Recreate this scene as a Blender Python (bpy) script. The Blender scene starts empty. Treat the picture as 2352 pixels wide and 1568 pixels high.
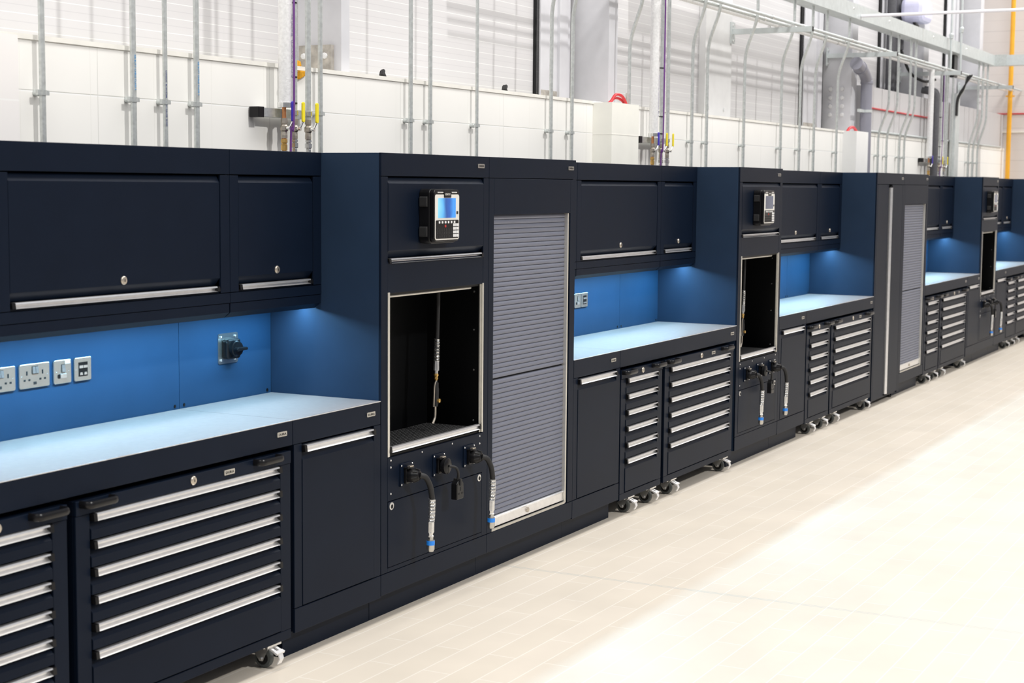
import bpy, bmesh, math, random
from mathutils import Vector, Matrix
random.seed(4)
SC = bpy.context.scene
COL = SC.collection
PI = math.pi

# ------------------------------------------------------------------ materials
def mat(name, base, rough=.5, metal=0., spec=.5, noise=0., nscale=30., bump=0., bscale=80., coat=0., emit=None, estr=0.):
    m = bpy.data.materials.new(name); m.use_nodes = True
    nt = m.node_tree; b = nt.nodes['Principled BSDF']
    b.inputs['Base Color'].default_value = (*base, 1); b.inputs['Roughness'].default_value = rough
    b.inputs['Metallic'].default_value = metal; b.inputs['Specular IOR Level'].default_value = spec
    b.inputs['Coat Weight'].default_value = coat
    if emit: b.inputs['Emission Color'].default_value = (*emit, 1); b.inputs['Emission Strength'].default_value = estr
    tc = nt.nodes.new('ShaderNodeTexCoord')
    if noise:
        n = nt.nodes.new('ShaderNodeTexNoise'); n.inputs['Scale'].default_value = nscale; n.inputs['Detail'].default_value = 4
        nt.links.new(tc.outputs['Object'], n.inputs['Vector'])
        r = nt.nodes.new('ShaderNodeMapRange'); r.inputs[1].default_value = .3; r.inputs[2].default_value = .7
        r.inputs[3].default_value = 1-noise; r.inputs[4].default_value = 1+noise*.6
        nt.links.new(n.outputs[0], r.inputs[0])
        x = nt.nodes.new('ShaderNodeMix'); x.data_type = 'RGBA'; x.blend_type = 'MULTIPLY'; x.inputs[0].default_value = 1
        x.inputs[6].default_value = (*base, 1); nt.links.new(r.outputs[0], x.inputs[7])
        nt.links.new(x.outputs[2], b.inputs['Base Color'])
    if bump:
        n2 = nt.nodes.new('ShaderNodeTexNoise'); n2.inputs['Scale'].default_value = bscale; n2.inputs['Detail'].default_value = 3
        nt.links.new(tc.outputs['Object'], n2.inputs['Vector'])
        bp = nt.nodes.new('ShaderNodeBump'); bp.inputs['Strength'].default_value = bump; bp.inputs['Distance'].default_value = .002
        nt.links.new(n2.outputs[0], bp.inputs['Height']); nt.links.new(bp.outputs[0], b.inputs['Normal'])
    return m

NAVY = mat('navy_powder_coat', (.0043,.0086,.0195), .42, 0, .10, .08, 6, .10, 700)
NAVYLIT = mat('navy_lit_side_copy', (.0200,.0370,.0700), .50, 0, .10, .06, 5)  # same navy paint, lighter and bluer: light on the sides put into the colour
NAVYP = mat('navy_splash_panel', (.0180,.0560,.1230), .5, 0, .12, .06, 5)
DARK = mat('niche_black_paint', (.0022,.0025,.003), .40, 0, .25, .1, 6)
GAP = mat('shadow_gap_black', (.003,.003,.004), .8)
ALU = mat('brushed_aluminium', (.86,.86,.87), .30, .85, .5, .06, 40)
ALUW = mat('satin_aluminium_trim', (.78,.76,.70), .38, .8, .5, .05, 30)
WHITEC = mat('white_conduit', (.90,.89,.95), .3)
ZINCW = mat('bright_zinc', (.88,.88,.89), .35, .5, .5, .05, 40)
WIRE = mat('grey_wire', (.16,.16,.16), .45, .5)
CHROME = mat('zinc_plate', (.78,.78,.77), .22, .9, .5, .12, 60)
STEEL = mat('brushed_steel_plate', (.56,.55,.52), .25, .9, .5, .06, 25)
BLACK = mat('black_plastic', (.006,.006,.007), .28, 0, .3, .1, 60)
BLACKM = mat('black_rubber', (.018,.018,.019), .6, 0, .4, .15, 60)
TYRE = mat('grey_rubber_tyre', (.09,.10,.10), .6, 0, .4, .15, 80)
SHUT = mat('grey_shutter', (.165,.176,.225), .45, 0, .35, .04, 8)
TOPG = mat('grey_laminate', (.245,.212,.205), .55, 0, .2, .05, 40)
BRASS = mat('brass', (.78,.50,.16), .3, .85, .5, .15, 60)
NICKEL = mat('nickel_valve', (.60,.54,.46), .32, .85, .5, .12, 60)
COPPER = mat('copper', (.85,.38,.17), .3, .85, .5, .1, 50)
GALV = mat('galvanised_steel', (.62,.65,.64), .36, .55, .5, .14, 55)
GALVW = mat('galvanised_tray', (.62,.66,.66), .45, .35, .5, .08, 18)
YELLOW = mat('yellow_grip', (.95,.78,.02), .4, 0, .5, .05, 50)
YPIPE = mat('ochre_gas_pipe', (.85,.42,.03), .4, 0, .5, .08, 10)
BLUE = mat('blue_ring', (.02,.25,.85), .4, 0, .5, .05, 60)
BLUEH = mat('blue_grip', (.05,.03,.45), .4, 0, .5, .05, 60)
PURPLE = mat('purple_cable', (.16,.05,.24), .45, 0, .5, .1, 60)
RED = mat('red_cable', (.60,.02,.03), .4, 0, .5, .1, 60)
LAG = mat('foil_lagging', (.90,.90,.90), .38, .25, .5, .10, 70, .6, 120)
LAGB = mat('black_lagging', (.09,.09,.10), .6, 0, .4, .15, 40)
DRAIN = mat('grey_drain_plastic', (.27,.27,.32), .35, 0, .5, .05, 10)
IVORY = mat('ivory_plastic', (.80,.78,.73), .4, 0, .5, .04, 20)
LAV = mat('pale_lavender_plastic', (.66,.66,.86), .4, 0, .5, .04, 20)
WHITEK = mat('white_keys', (.80,.80,.80), .4, 0, .5, .05, 60)
REDK = mat('red_key', (.45,.02,.02), .4, 0, .5, .05, 60)
WPAINT = mat('white_painted_steel', (.74,.74,.745), .5, 0, .3, .05, 7)
COLP = mat('white_column_paint', (.64,.64,.67), .5, 0, .3, .07, 5)
DIRT = mat('stained_white_paint', (.45,.42,.38), .6, 0, .3, .4, 18)
CREAM = mat('cream_trim', (.70,.68,.52), .55, 0, .4, .05, 10)
LEDGE = mat('white_capping', (.90,.88,.82), .5, 0, .4, .06, 12)
BOXW = mat('cream_white_boxing', (.92,.91,.84), .5, 0, .4, .03, 6)
BOXG = mat('light_grey_boxing', (.86,.86,.85), .5, 0, .4, .03, 6)
ORANGE = mat('orange_foam', (.75,.36,.02), .8, 0, .3, .3, 60)
PRINT = mat('blue_print', (.08,.36,.72), .5)
PRINTD = mat('dark_blue_print', (.05,.07,.25), .5)
PRINTG = mat('grey_print', (.35,.34,.5), .5)
LEDM = mat('led_strip_glow', (.5,.8,1), .5, emit=(.45,.8,1), estr=6)

def screen_mat(name, lit):
    m = bpy.data.materials.new(name); m.use_nodes = True; nt = m.node_tree; b = nt.nodes['Principled BSDF']
    tc = nt.nodes.new('ShaderNodeTexCoord'); w = nt.nodes.new('ShaderNodeTexNoise'); w.inputs['Scale'].default_value = 9; w.inputs['Detail'].default_value = 0
    w.inputs['Distortion'].default_value = .6
    nt.links.new(tc.outputs['Object'], w.inputs['Vector'])
    sep = nt.nodes.new('ShaderNodeSeparateXYZ'); nt.links.new(tc.outputs['Object'], sep.inputs[0])
    mr = nt.nodes.new('ShaderNodeMapRange'); mr.inputs[1].default_value = .03; mr.inputs[2].default_value = .19
    nt.links.new(sep.outputs[0], mr.inputs[0])
    ad = nt.nodes.new('ShaderNodeMath'); ad.operation = 'MULTIPLY_ADD'; ad.inputs[1].default_value = .5
    nt.links.new(w.outputs[0], ad.inputs[0]); nt.links.new(mr.outputs[0], ad.inputs[2])
    cr = nt.nodes.new('ShaderNodeValToRGB'); e = cr.color_ramp.elements
    if lit:
        e[0].position = .25; e[0].color = (.30,.78,1,1); e[1].position = 1.25 if False else 1.0; e[1].color = (.06,.36,.95,1)
        for p, c in ((.5,(.12,.52,.98,1)), (.68,(.01,.10,.42,1)), (.85,(.01,.13,.55,1))):
            k = e.new(p); k.color = c
    else:
        e[0].color = (.10,.11,.15,1); e[1].color = (.16,.18,.25,1)
    nt.links.new(ad.outputs[0], cr.inputs[0])
    b.inputs['Base Color'].default_value = (.02,.02,.03,1); b.inputs['Roughness'].default_value = .15
    nt.links.new(cr.outputs[0], b.inputs['Emission Color']); b.inputs['Emission Strength'].default_value = 1.0 if lit else .7
    return m
SCREEN = screen_mat('blue_lit_screen', True); SCREENG = screen_mat('grey_screen', False)

def line_mat(name, base, lines, rough=.5, spec=.4, noise=.03):
    """painted panels: lines = [(axis, pitch, offset, width, colour, bump)] cut as joints along world axes"""
    m = bpy.data.materials.new(name); m.use_nodes = True; nt = m.node_tree; b = nt.nodes['Principled BSDF']; L = nt.links
    b.inputs['Roughness'].default_value = rough; b.inputs['Specular IOR Level'].default_value = spec
    tc = nt.nodes.new('ShaderNodeTexCoord'); sp = nt.nodes.new('ShaderNodeSeparateXYZ'); L.new(tc.outputs['Object'], sp.inputs[0])
    n = nt.nodes.new('ShaderNodeTexNoise'); n.inputs['Scale'].default_value = 1.3; n.inputs['Detail'].default_value = 5; L.new(tc.outputs['Object'], n.inputs[0])
    r = nt.nodes.new('ShaderNodeMapRange'); r.inputs[1].default_value = .3; r.inputs[2].default_value = .7; r.inputs[3].default_value = 1-noise; r.inputs[4].default_value = 1+noise
    L.new(n.outputs[0], r.inputs[0])
    x = nt.nodes.new('ShaderNodeMix'); x.data_type = 'RGBA'; x.blend_type = 'MULTIPLY'; x.inputs[0].default_value = 1; x.inputs[6].default_value = (*base, 1)
    L.new(r.outputs[0], x.inputs[7]); cur = x.outputs[2]
    for ax, pitch, off, wid, colr in lines:
        a = nt.nodes.new('ShaderNodeMath'); a.operation = 'SUBTRACT'; L.new(sp.outputs[ax], a.inputs[0]); a.inputs[1].default_value = off
        f = nt.nodes.new('ShaderNodeMath'); f.operation = 'FLOORED_MODULO'; L.new(a.outputs[0], f.inputs[0]); f.inputs[1].default_value = pitch
        c = nt.nodes.new('ShaderNodeMath'); c.operation = 'LESS_THAN'; L.new(f.outputs[0], c.inputs[0]); c.inputs[1].default_value = wid
        q = nt.nodes.new('ShaderNodeMix'); q.data_type = 'RGBA'; L.new(c.outputs[0], q.inputs[0]); L.new(cur, q.inputs[6]); q.inputs[7].default_value = (*colr, 1)
        cur = q.outputs[2]
    L.new(cur, b.inputs['Base Color'])
    return m

def floor_mat():
    m = bpy.data.materials.new('pale_stone_planks'); m.use_nodes = True; nt = m.node_tree; b = nt.nodes['Principled BSDF']; L = nt.links
    tc = nt.nodes.new('ShaderNodeTexCoord'); mp = nt.nodes.new('ShaderNodeMapping'); L.new(tc.outputs['Object'], mp.inputs[0]); mp.inputs['Location'].default_value = (.3,.018,0)
    br = nt.nodes.new('ShaderNodeTexBrick'); L.new(mp.outputs[0], br.inputs['Vector'])
    br.inputs['Scale'].default_value = 1; br.inputs['Mortar Size'].default_value = .0026; br.inputs['Mortar Smooth'].default_value = .1
    br.inputs['Brick Width'].default_value = .62; br.inputs['Row Height'].default_value = .122; br.offset = .5; br.offset_frequency = 2
    br.inputs['Color1'].default_value = (.735,.665,.565,1); br.inputs['Color2'].default_value = (.76,.69,.595,1); br.inputs['Mortar'].default_value = (.86,.815,.74,1)
    n = nt.nodes.new('ShaderNodeTexNoise'); n.inputs['Scale'].default_value = 2.2; n.inputs['Detail'].default_value = 6; L.new(tc.outputs['Object'], n.inputs[0])
    r = nt.nodes.new('ShaderNodeMapRange'); r.inputs[1].default_value = .3; r.inputs[2].default_value = .7; r.inputs[3].default_value = .95; r.inputs[4].default_value = 1.04
    L.new(n.outputs[0], r.inputs[0])
    x = nt.nodes.new('ShaderNodeMix'); x.data_type = 'RGBA'; x.blend_type = 'MULTIPLY'; x.inputs[0].default_value = 1; L.new(br.outputs[0], x.inputs[6]); L.new(r.outputs[0], x.inputs[7])
    # smudges
    n2 = nt.nodes.new('ShaderNodeTexNoise'); n2.inputs['Scale'].default_value = 3.1; n2.inputs['Detail'].default_value = 8; n2.inputs['Roughness'].default_value = .65
    mp2 = nt.nodes.new('ShaderNodeMapping'); mp2.inputs['Scale'].default_value = (.6,2.2,1); L.new(tc.outputs['Object'], mp2.inputs[0]); L.new(mp2.outputs[0], n2.inputs[0])
    r2 = nt.nodes.new('ShaderNodeMapRange'); r2.inputs[1].default_value = .68; r2.inputs[2].default_value = .78; r2.inputs[3].default_value = 0; r2.inputs[4].default_value = .35; L.new(n2.outputs[0], r2.inputs[0])
    x2 = nt.nodes.new('ShaderNodeMix'); x2.data_type = 'RGBA'; L.new(r2.outputs[0], x2.inputs[0]); L.new(x.outputs[2], x2.inputs[6]); x2.inputs[7].default_value = (.45,.42,.38,1)
    # expansion joint across the floor
    sp = nt.nodes.new('ShaderNodeSeparateXYZ'); L.new(tc.outputs['Object'], sp.inputs[0]); cur = x2.outputs[2]
    for X in (6.955, 6.972):
        a = nt.nodes.new('ShaderNodeMath'); a.operation = 'COMPARE'; L.new(sp.outputs[0], a.inputs[0]); a.inputs[1].default_value = X; a.inputs[2].default_value = .0028
        q = nt.nodes.new('ShaderNodeMix'); q.data_type = 'RGBA'; L.new(a.outputs[0], q.inputs[0]); L.new(cur, q.inputs[6]); q.inputs[7].default_value = (.52,.53,.50,1); cur = q.outputs[2]
    L.new(cur, b.inputs['Base Color']); b.inputs['Roughness'].default_value = .42; b.inputs['Specular IOR Level'].default_value = .35
    return m
FLOOR = floor_mat()
PANEL = line_mat('cream_white_wall_panels', (.955,.94,.90), [(2,50,2.208,.006,(1,1,.98)), (2,50,2.2135,.003,(.55,.54,.50)), (0,1.16,.42,.004,(.76,.75,.71)), (0,.386,.0,.003,(.885,.87,.825))])
CLAD = line_mat('micro_rib_cladding', (.625,.615,.625), [(2,.068,0,.004,(.57,.56,.575)), (2,.068,.034,.004,(.76,.76,.76))])
UPST = line_mat('pale_upstand_panels', (.58,.57,.58), [(0,1.5,.2,.006,(.5,.5,.5))])
ENDW = line_mat('end_wall_panels', (.74,.70,.68), [(2,.45,.02,.006,(.52,.49,.48)), (2,.15,.02,.003,(.60,.565,.55))])

# ------------------------------------------------------------------ mesh builder
class M:
    def __init__(s): s.bm = bmesh.new()
    def box(s, x0, y0, z0, x1, y1, z1):
        v = [s.bm.verts.new(p) for p in ((x0,y0,z0),(x1,y0,z0),(x1,y1,z0),(x0,y1,z0),(x0,y0,z1),(x1,y0,z1),(x1,y1,z1),(x0,y1,z1))]
        for f in ((0,3,2,1),(4,5,6,7),(0,1,5,4),(1,2,6,5),(2,3,7,6),(3,0,4,7)): s.bm.faces.new([v[i] for i in f])
        return s
    def prism(s, poly, a, b, axis=0):
        """extrude a closed 2D polygon along an axis: axis 0 -> poly is (y,z); 1 -> (x,z); 2 -> (x,y)"""
        def P(u, v, t): return ((t,u,v),(u,t,v),(u,v,t))[axis]
        A = [s.bm.verts.new(P(u,v,a)) for u, v in poly]; B = [s.bm.verts.new(P(u,v,b)) for u, v in poly]
        n = len(poly)
        s.bm.faces.new(A); s.bm.faces.new(B[::-1])
        for i in range(n): s.bm.faces.new((A[i],A[(i+1)%n],B[(i+1)%n],B[i]))
        return s
    def strip(s, prof, a, b):
        A = [s.bm.verts.new((a,y,z)) for y, z in prof]; B = [s.bm.verts.new((b,y,z)) for y, z in prof]
        for i in range(len(prof)-1): s.bm.faces.new((A[i],B[i],B[i+1],A[i+1]))
        return s
    def tube(s, pts, r, seg=12, cap=True):
        pts = [Vector(p) for p in pts]; n = len(pts); rr = r if isinstance(r, (list, tuple)) else [r]*n
        d0 = (pts[1]-pts[0]).normalized(); u = d0.orthogonal().normalized(); rings = []; pd = d0
        for i, p in enumerate(pts):
            d = (pts[1]-pts[0]) if i == 0 else (pts[-1]-pts[-2]) if i == n-1 else (pts[i+1]-pts[i-1])
            d.normalize(); q = pd.rotation_difference(d); u = q @ u; pd = d; w = d.cross(u)
            rings.append([s.bm.verts.new(p+rr[i]*(math.cos(2*PI*k/seg)*u+math.sin(2*PI*k/seg)*w)) for k in range(seg)])
        for i in range(n-1):
            for k in range(seg): s.bm.faces.new((rings[i][k],rings[i][(k+1)%seg],rings[i+1][(k+1)%seg],rings[i+1][k]))
        if cap: s.bm.faces.new(rings[0][::-1]); s.bm.faces.new(rings[-1])
        return s
    def cyl(s, p, q, r, seg=16, r2=None): return s.tube([p, q], [r, r if r2 is None else r2], seg)
    def lathe(s, prof, o, axis, seg=16):
        """prof = [(distance along axis, radius)]"""
        o = Vector(o); a = Vector(axis).normalized(); u = a.orthogonal().normalized(); w = a.cross(u); rings = []
        for h, r in prof: rings.append([s.bm.verts.new(o+a*h+max(r,1e-4)*(math.cos(2*PI*k/seg)*u+math.sin(2*PI*k/seg)*w)) for k in range(seg)])
        for i in range(len(rings)-1):
            for k in range(seg): s.bm.faces.new((rings[i][k],rings[i][(k+1)%seg],rings[i+1][(k+1)%seg],rings[i+1][k]))
        s.bm.faces.new(rings[0][::-1]); s.bm.faces.new(rings[-1]); return s
    def rrect(s, x0, z0, x1, z1, y0, y1, r, n=5):
        """rounded-corner plate in the XZ plane"""
        poly = []
        for cx, cz, a0 in ((x1-r,z1-r,0),(x0+r,z1-r,PI/2),(x0+r,z0+r,PI),(x1-r,z0+r,1.5*PI)):
            for k in range(n+1): a = a0+PI/2*k/n; poly.append((cx+r*math.cos(a), cz+r*math.sin(a)))
        return s.prism(poly, y0, y1, 1)
    def out(s, name, m, parent=None, bevel=0., smooth=False, mats=None):
        bmesh.ops.recalc_face_normals(s.bm, faces=s.bm.faces)
        me = bpy.data.meshes.new(name); s.bm.to_mesh(me); s.bm.free()
        me.materials.append(m)
        if smooth:
            for p in me.polygons: p.use_smooth = True
            try: me.set_sharp_from_angle(angle=.6)
            except Exception: pass
        o = bpy.data.objects.new(name, me); COL.objects.link(o)
        if parent: o.parent = parent
        if bevel:
            bv = o.modifiers.new('bevel', 'BEVEL'); bv.width = bevel; bv.segments = 2; bv.limit_method = 'ANGLE'; bv.angle_limit = .6
        return o

def tag(o, label, cat, group=None):
    o['label'] = label; o['category'] = cat
    if group: o['group'] = group
    return o
def thing(name, loc, label, cat, group=None):
    o = bpy.data.objects.new(name, None); o.empty_display_size = .1; COL.objects.link(o); o.location = loc
    return tag(o, label, cat, group)
def struct(o): o['kind'] = 'structure'; return o
def dup(root, loc, label, group=None):
    r = root.copy(); COL.objects.link(r); r.location = loc; r['label'] = label
    if group: r['group'] = group
    for ch in list(root.children):
        c = ch.copy(); COL.objects.link(c); c.parent = r
        for g in list(ch.children):
            d = g.copy(); COL.objects.link(d); d.parent = c
    return r

def arc(c, r, a0, a1, n=8): return [(c[0]+r*math.cos(a0+(a1-a0)*k/n), c[1]+r*math.sin(a0+(a1-a0)*k/n)) for k in range(n+1)]
def smooth_path(pts, n=6):
    P = [Vector(p) for p in pts]; out = []
    for i in range(len(P)-1):
        p0 = P[i-1] if i else 2*P[0]-P[1]; p1, p2 = P[i], P[i+1]; p3 = P[i+2] if i+2 < len(P) else 2*P[-1]-P[-2]
        for k in range(n):
            t = k/n; out.append(.5*((2*p1)+(p2-p0)*t+(2*p0-5*p1+4*p2-p3)*t*t+(3*p1-p0-3*p2+p3)*t**3))
    return out+[P[-1]]
def bend_path(pts, r=.08, n=5):
    """polyline with its corners rounded"""
    P = [Vector(p) for p in pts]; out = [P[0]]
    for i in range(1, len(P)-1):
        a = P[i]+(P[i-1]-P[i]).normalized()*r; b = P[i]+(P[i+1]-P[i]).normalized()*r
        for k in range(n+1):
            t = k/n; out.append((1-t)**2*a+2*t*(1-t)*P[i]+t*t*b)
    return out+[P[-1]]

# text meshes, made once and shared
_txt = {}
def text_mesh(s, size, ext=.0003):
    k = (s, size)
    if k not in _txt:
        cu = bpy.data.curves.new('lettering', 'FONT'); cu.body = s; cu.size = size; cu.extrude = ext; cu.align_x = 'CENTER'; cu.align_y = 'CENTER'; cu.resolution_u = 2
        o = bpy.data.objects.new('lettering', cu); COL.objects.link(o); dg = bpy.context.evaluated_depsgraph_get()
        me = bpy.data.meshes.new_from_object(o.evaluated_get(dg)); bpy.data.objects.remove(o); _txt[k] = me
    return _txt[k]
def text(s, size, loc, m, parent, name='lettering', rot=(PI/2,0,0), sx=1.):
    me = text_mesh(s, size).copy(); me.materials.clear(); me.materials.append(m)
    o = bpy.data.objects.new(name, me); COL.objects.link(o); o.parent = parent; o.location = loc; o.rotation_euler = rot; o.scale = (sx,1,1); return o

def badge(p, x, z, y=0., w=.062, h=.019):
    b = M().rrect(x-w/2, z-h/2, x+w/2, z+h/2, y-.004, y, .003, 3).out('badge', STEEL, p); b['label'] = 'small silver badge reading DURA'
    text('DURA', .0135, (x+.001, y-.0045, z-.001), BLACK, b, 'badge_lettering', sx=1.35)
    return b
def lock(p, x, z, y=0.):
    l = M().lathe([(0,.016),(.003,.016),(.006,.013),(.007,.006)], (x,y,z), (0,-1,0), 20).out('lock', NICKEL, p, smooth=True)
    M().box(x-.0015,y-.0082,z-.005,x+.0015,y-.0066,z+.005).out('keyhole', GAP, l)
def pull(p, x0, x1, zt, y=0., h=.026, d=.018):
    a = M().prism([(y+.004,zt),(y-d+.004,zt),(y-d+.002,zt-.005),(y-.006,zt-.010),(y-.006,zt-.016),(y-d,zt-h),(y+.004,zt-h)], x0+.016, x1-.016).out('pull_handle', ALU, p)
    for xa, xb in ((x0,x0+.016),(x1-.016,x1)):
        M().prism([(y+.004,zt),(y-d+.003,zt-.001),(y-d,zt-h),(y+.004,zt-h)], xa, xb).out('end_cap', BLACK, p)
    return a

# ------------------------------------------------------------------ roller tool cabinets
def castor(p, cx, cy, front=True):
    c = M().box(cx-.045,cy-.045,.090,cx+.045,cy+.045,.0975).cyl((cx,cy,.080),(cx,cy,.091),.028)
    for sx in (-1, 1):
        x = cx+sx*.020
        c.prism([(cy-.030,.084),(cy+.034,.084),(cy+.036,.060),(cy+.012,.030),(cy-.004,.030)], x-.0015, x+.0015, 0)
    c.box(cx-.0215,cy+.030,.058,cx+.0215,cy+.0345,.086)
    c.lathe([(0,.007),(.006,.006)], (cx-.0215,cy+.004,.040), (-1,0,0), 8)
    c = c.out('castor', CHROME, p)
    w = M().lathe([(-.013,.030),(-.012,.037),(-.007,.040),(.007,.040),(.012,.037),(.013,.030)], (cx,cy+.004,.040), (1,0,0), 28).out('wheel', TYRE, c, smooth=True)
    M().lathe([(-.0145,.026),(.0145,.026)], (cx,cy+.004,.040), (1,0,0), 20).out('wheel_hub', BLACK, c)
    if front:
        b = M()
        for sx in (-1, 1):
            b.prism([(cy-.020,.086),(cy-.024,.091),(cy-.068,.073),(cy-.064,.066)], cx+sx*.015-.007, cx+sx*.015+.007)
        b.prism([(cy-.020,.086),(cy-.024,.091),(cy-.036,.086),(cy-.032,.081)], cx-.010, cx+.010)
        b.prism([(cy-.058,.070),(cy-.062,.076),(cy-.076,.070),(cy-.072,.062)], cx-.026, cx+.026)
        b.out('brake_pedal', ZINCW, c)
        M().prism([(cy-.066,.070),(cy-.071,.072),(cy-.080,.046),(cy-.068,.024),(cy-.064,.026),(cy-.075,.046)], cx-.013, cx+.013).out('brake_tab', ZINCW, c)

def roll_cab(W):
    r = thing('roller_tool_cabinet', (0,0,0), '', 'tool cabinet', 'navy roller tool cabinets under the worktops')
    b = M().box(0,.012,.097,W,.56,.135).box(0,.012,.79,W,.56,.838).box(0,.012,.1355,.012,.56,.7895).box(W-.012,.012,.1355,W,.56,.7895).box(.012,.50,.1355,W-.012,.56,.7895)
    b.box(0,0,.097,W,.0115,.134).box(0,0,.135,.066,.0115,.7885).box(W-.066,0,.135,W,.0115,.7885).box(0,-.003,.790,W,.0115,.838)
    b.out('carcass', NAVY, r, bevel=.0016)
    M().box(.014,.03,.138,W-.014,.06,.788).out('drawer_void', GAP, r)
    Z = [.788-.0925*i for i in range(6)]
    for i, zt in enumerate(Z):
        zb = Z[i+1]+.004 if i < 5 else .138
        d = M().prism([(.045,zt-.004),(.010,zt-.004),(.012,zt-.022),(.024,zt-.027),(-.003,zt-.054),(-.003,zb+.002),(.045,zb+.002)], .070, W-.070).out('drawer', NAVY, r, bevel=.0012)
        pull(d, .072, W-.072, zt, .006, .025, .022)
    lock(r, W*.5, .815, -.003)
    if W > .9: badge(r, W*.5+.205, .815, -.003)
    for x0, x1 in ((.012,.168),(W-.245,W-.089)) if W > .9 else ((.0,.15),(W-.175,W-.02)):
        path = bend_path([(x0+.008,.0,.827),(x0+.008,-.042,.827),(x1-.008,-.042,.827),(x1-.008,.0,.827)], .022)
        h = M().tube(path, .0075, 10)
        for v in h.bm.verts: v.co.z = .827+(v.co.z-.827)*1.7
        h.out('grab_handle', BLACK, r, smooth=True)
    for cx, f in ((.165,1),(W-.115,1)):
        castor(r, cx+.005, .045, True); castor(r, cx, .46, False)
    return r
RN = [roll_cab(.605)]; RW = [roll_cab(1.19)]
def place_roll(lst, x, label):
    if not lst[0].get('used'):
        o = lst[0]; o['used'] = 1; o.location = (x,0,0); o['label'] = label; return o
    return dup(lst[0], (x,0,0), label)
place_roll(RW, 3.930, 'wide roller tool cabinet beside the nearest tall cupboard, its six drawers largest in view')
place_roll(RN, 3.285, 'narrow roller tool cabinet cut off at the left edge of the photo')
place_roll(RN, 8.298, 'narrow roller tool cabinet in the second bay, left of a wide one')
place_roll(RW, 8.945, 'wide roller tool cabinet in the second bay, left of the second tall service cabinet')
place_roll(RN, 11.735, 'narrow roller tool cabinet in the third bay, right of the slim cupboard')
place_roll(RW, 12.372, 'wide roller tool cabinet in the third bay, left of the tall long-handled door cabinet')
place_roll(RN, 15.435, 'narrow roller tool cabinet directly right of the far grey shutter')
place_roll(RW, 16.075, 'wide roller tool cabinet in the fourth bay, left of the far slim cupboard')
place_roll(RN, 19.398, 'narrow roller tool cabinet in the last bay, behind the farthest hoses')
place_roll(RW, 20.008, 'wide roller tool cabinet at the right edge, farthest of all')
for o in (RN[0], RW[0]): del o['used']
bpy.context.view_layer.update()
for o in list(bpy.data.objects):
    if 'used' in o: del o['used']

# ------------------------------------------------------------------ fixed base cupboards
def plinth(p, W, holes=True):
    q = M().box(.0,.06,.0,W,.55,.112).out('plinth', NAVY, p)
    if holes:
        for x in (.035, W-.035): M().lathe([(0,.006),(.001,.006)], (x,.0595,.088), (0,-1,0), 10).out('plinth_screw', GAP, p)
def cupboard(x, W, label):
    r = thing('base_cupboard', (x,0,0), label, 'cupboard', 'slim navy cupboards with one top-handled door')
    M().box(0,.012,.112,.012,.56,.856).box(W-.012,.012,.112,W,.56,.856).box(.012,.012,.112,W-.012,.56,.125).box(.012,.54,.125,W-.012,.56,.856).box(0,0,.207,.052,.0115,.856).box(W-.052,0,.207,W,.0115,.856).out('carcass', NAVY, r, bevel=.0014)
    M().box(.014,.03,.15,W-.014,.05,.852).out('door_void', GAP, r)
    M().box(0,-.001,.108,W,.0115,.204).out('kick_panel', NAVY, r, bevel=.0014)
    d = M().prism([(.028,.850),(.010,.850),(.010,.825),(.016,.818),(-.002,.790),(-.002,.2095),(.028,.2095)], .0545, W-.0545).out('door', NAVY, r, bevel=.0012)
    pull(d, .056, W-.056, .847, .005, .026, .020)
    plinth(r, W)
cupboard(5.145,.63,'slim cupboard with top handle between wide tool cabinet and nearest tall cabinet')
cupboard(7.676,.607,'slim cupboard right of the near grey roller shutter')
cupboard(11.082,.63,'slim cupboard right of the second tall service cabinet, behind its right hose')
cupboard(17.296,.608,'slim cupboard left of the farthest tall service cabinet')
cupboard(18.768,.625,'slim cupboard right of the farthest tall service cabinet, under the last worktop')

# ------------------------------------------------------------------ worktops and splash panels
def worktop(x0, x1, label, bx=None):
    r = thing('worktop', (x0,0,0), label, 'worktop', 'grey worktops with navy front edge'); W = x1-x0-.002
    M().box(.001,0,.858,W,.018,.9545).box(.001,.0185,.912,W,.562,.9545).out('front_edge', NAVY, r, bevel=.0014)
    M().box(.001,.003,.9548,W,.563,.957).out('top_sheet', TOPG, r)
    M().box(.001,-.0012,.9535,W,.0026,.9566).out('edge_trim', ALU, r)
    if bx: badge(r, W-bx, .910, 0)
worktop(3.285,5.137,'long worktop section at the left edge, below the wall sockets',.072)
worktop(5.137,5.776,'short worktop section against the nearest tall cabinet, below the rotary switch',.078)
worktop(7.678,8.281,'short worktop section directly right of the near grey shutter',.095)
worktop(8.281,10.190,'long worktop section in the second bay, ending at the second tall service cabinet',.09)
worktop(11.082,11.715,'short worktop section directly right of the second tall service cabinet',.09)
worktop(11.715,13.598,'long worktop section in the third bay, ending at the long-handled door cabinet',.08)
worktop(15.424,17.296,'long worktop section right of the far grey shutter',.09)
worktop(17.296,17.904,'short worktop section ending at the farthest tall service cabinet',.06)
worktop(18.768,19.42,'short worktop section right of the farthest tall service cabinet',.09)
worktop(19.42,21.20,'long worktop section at the far right edge of the photo')

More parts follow.
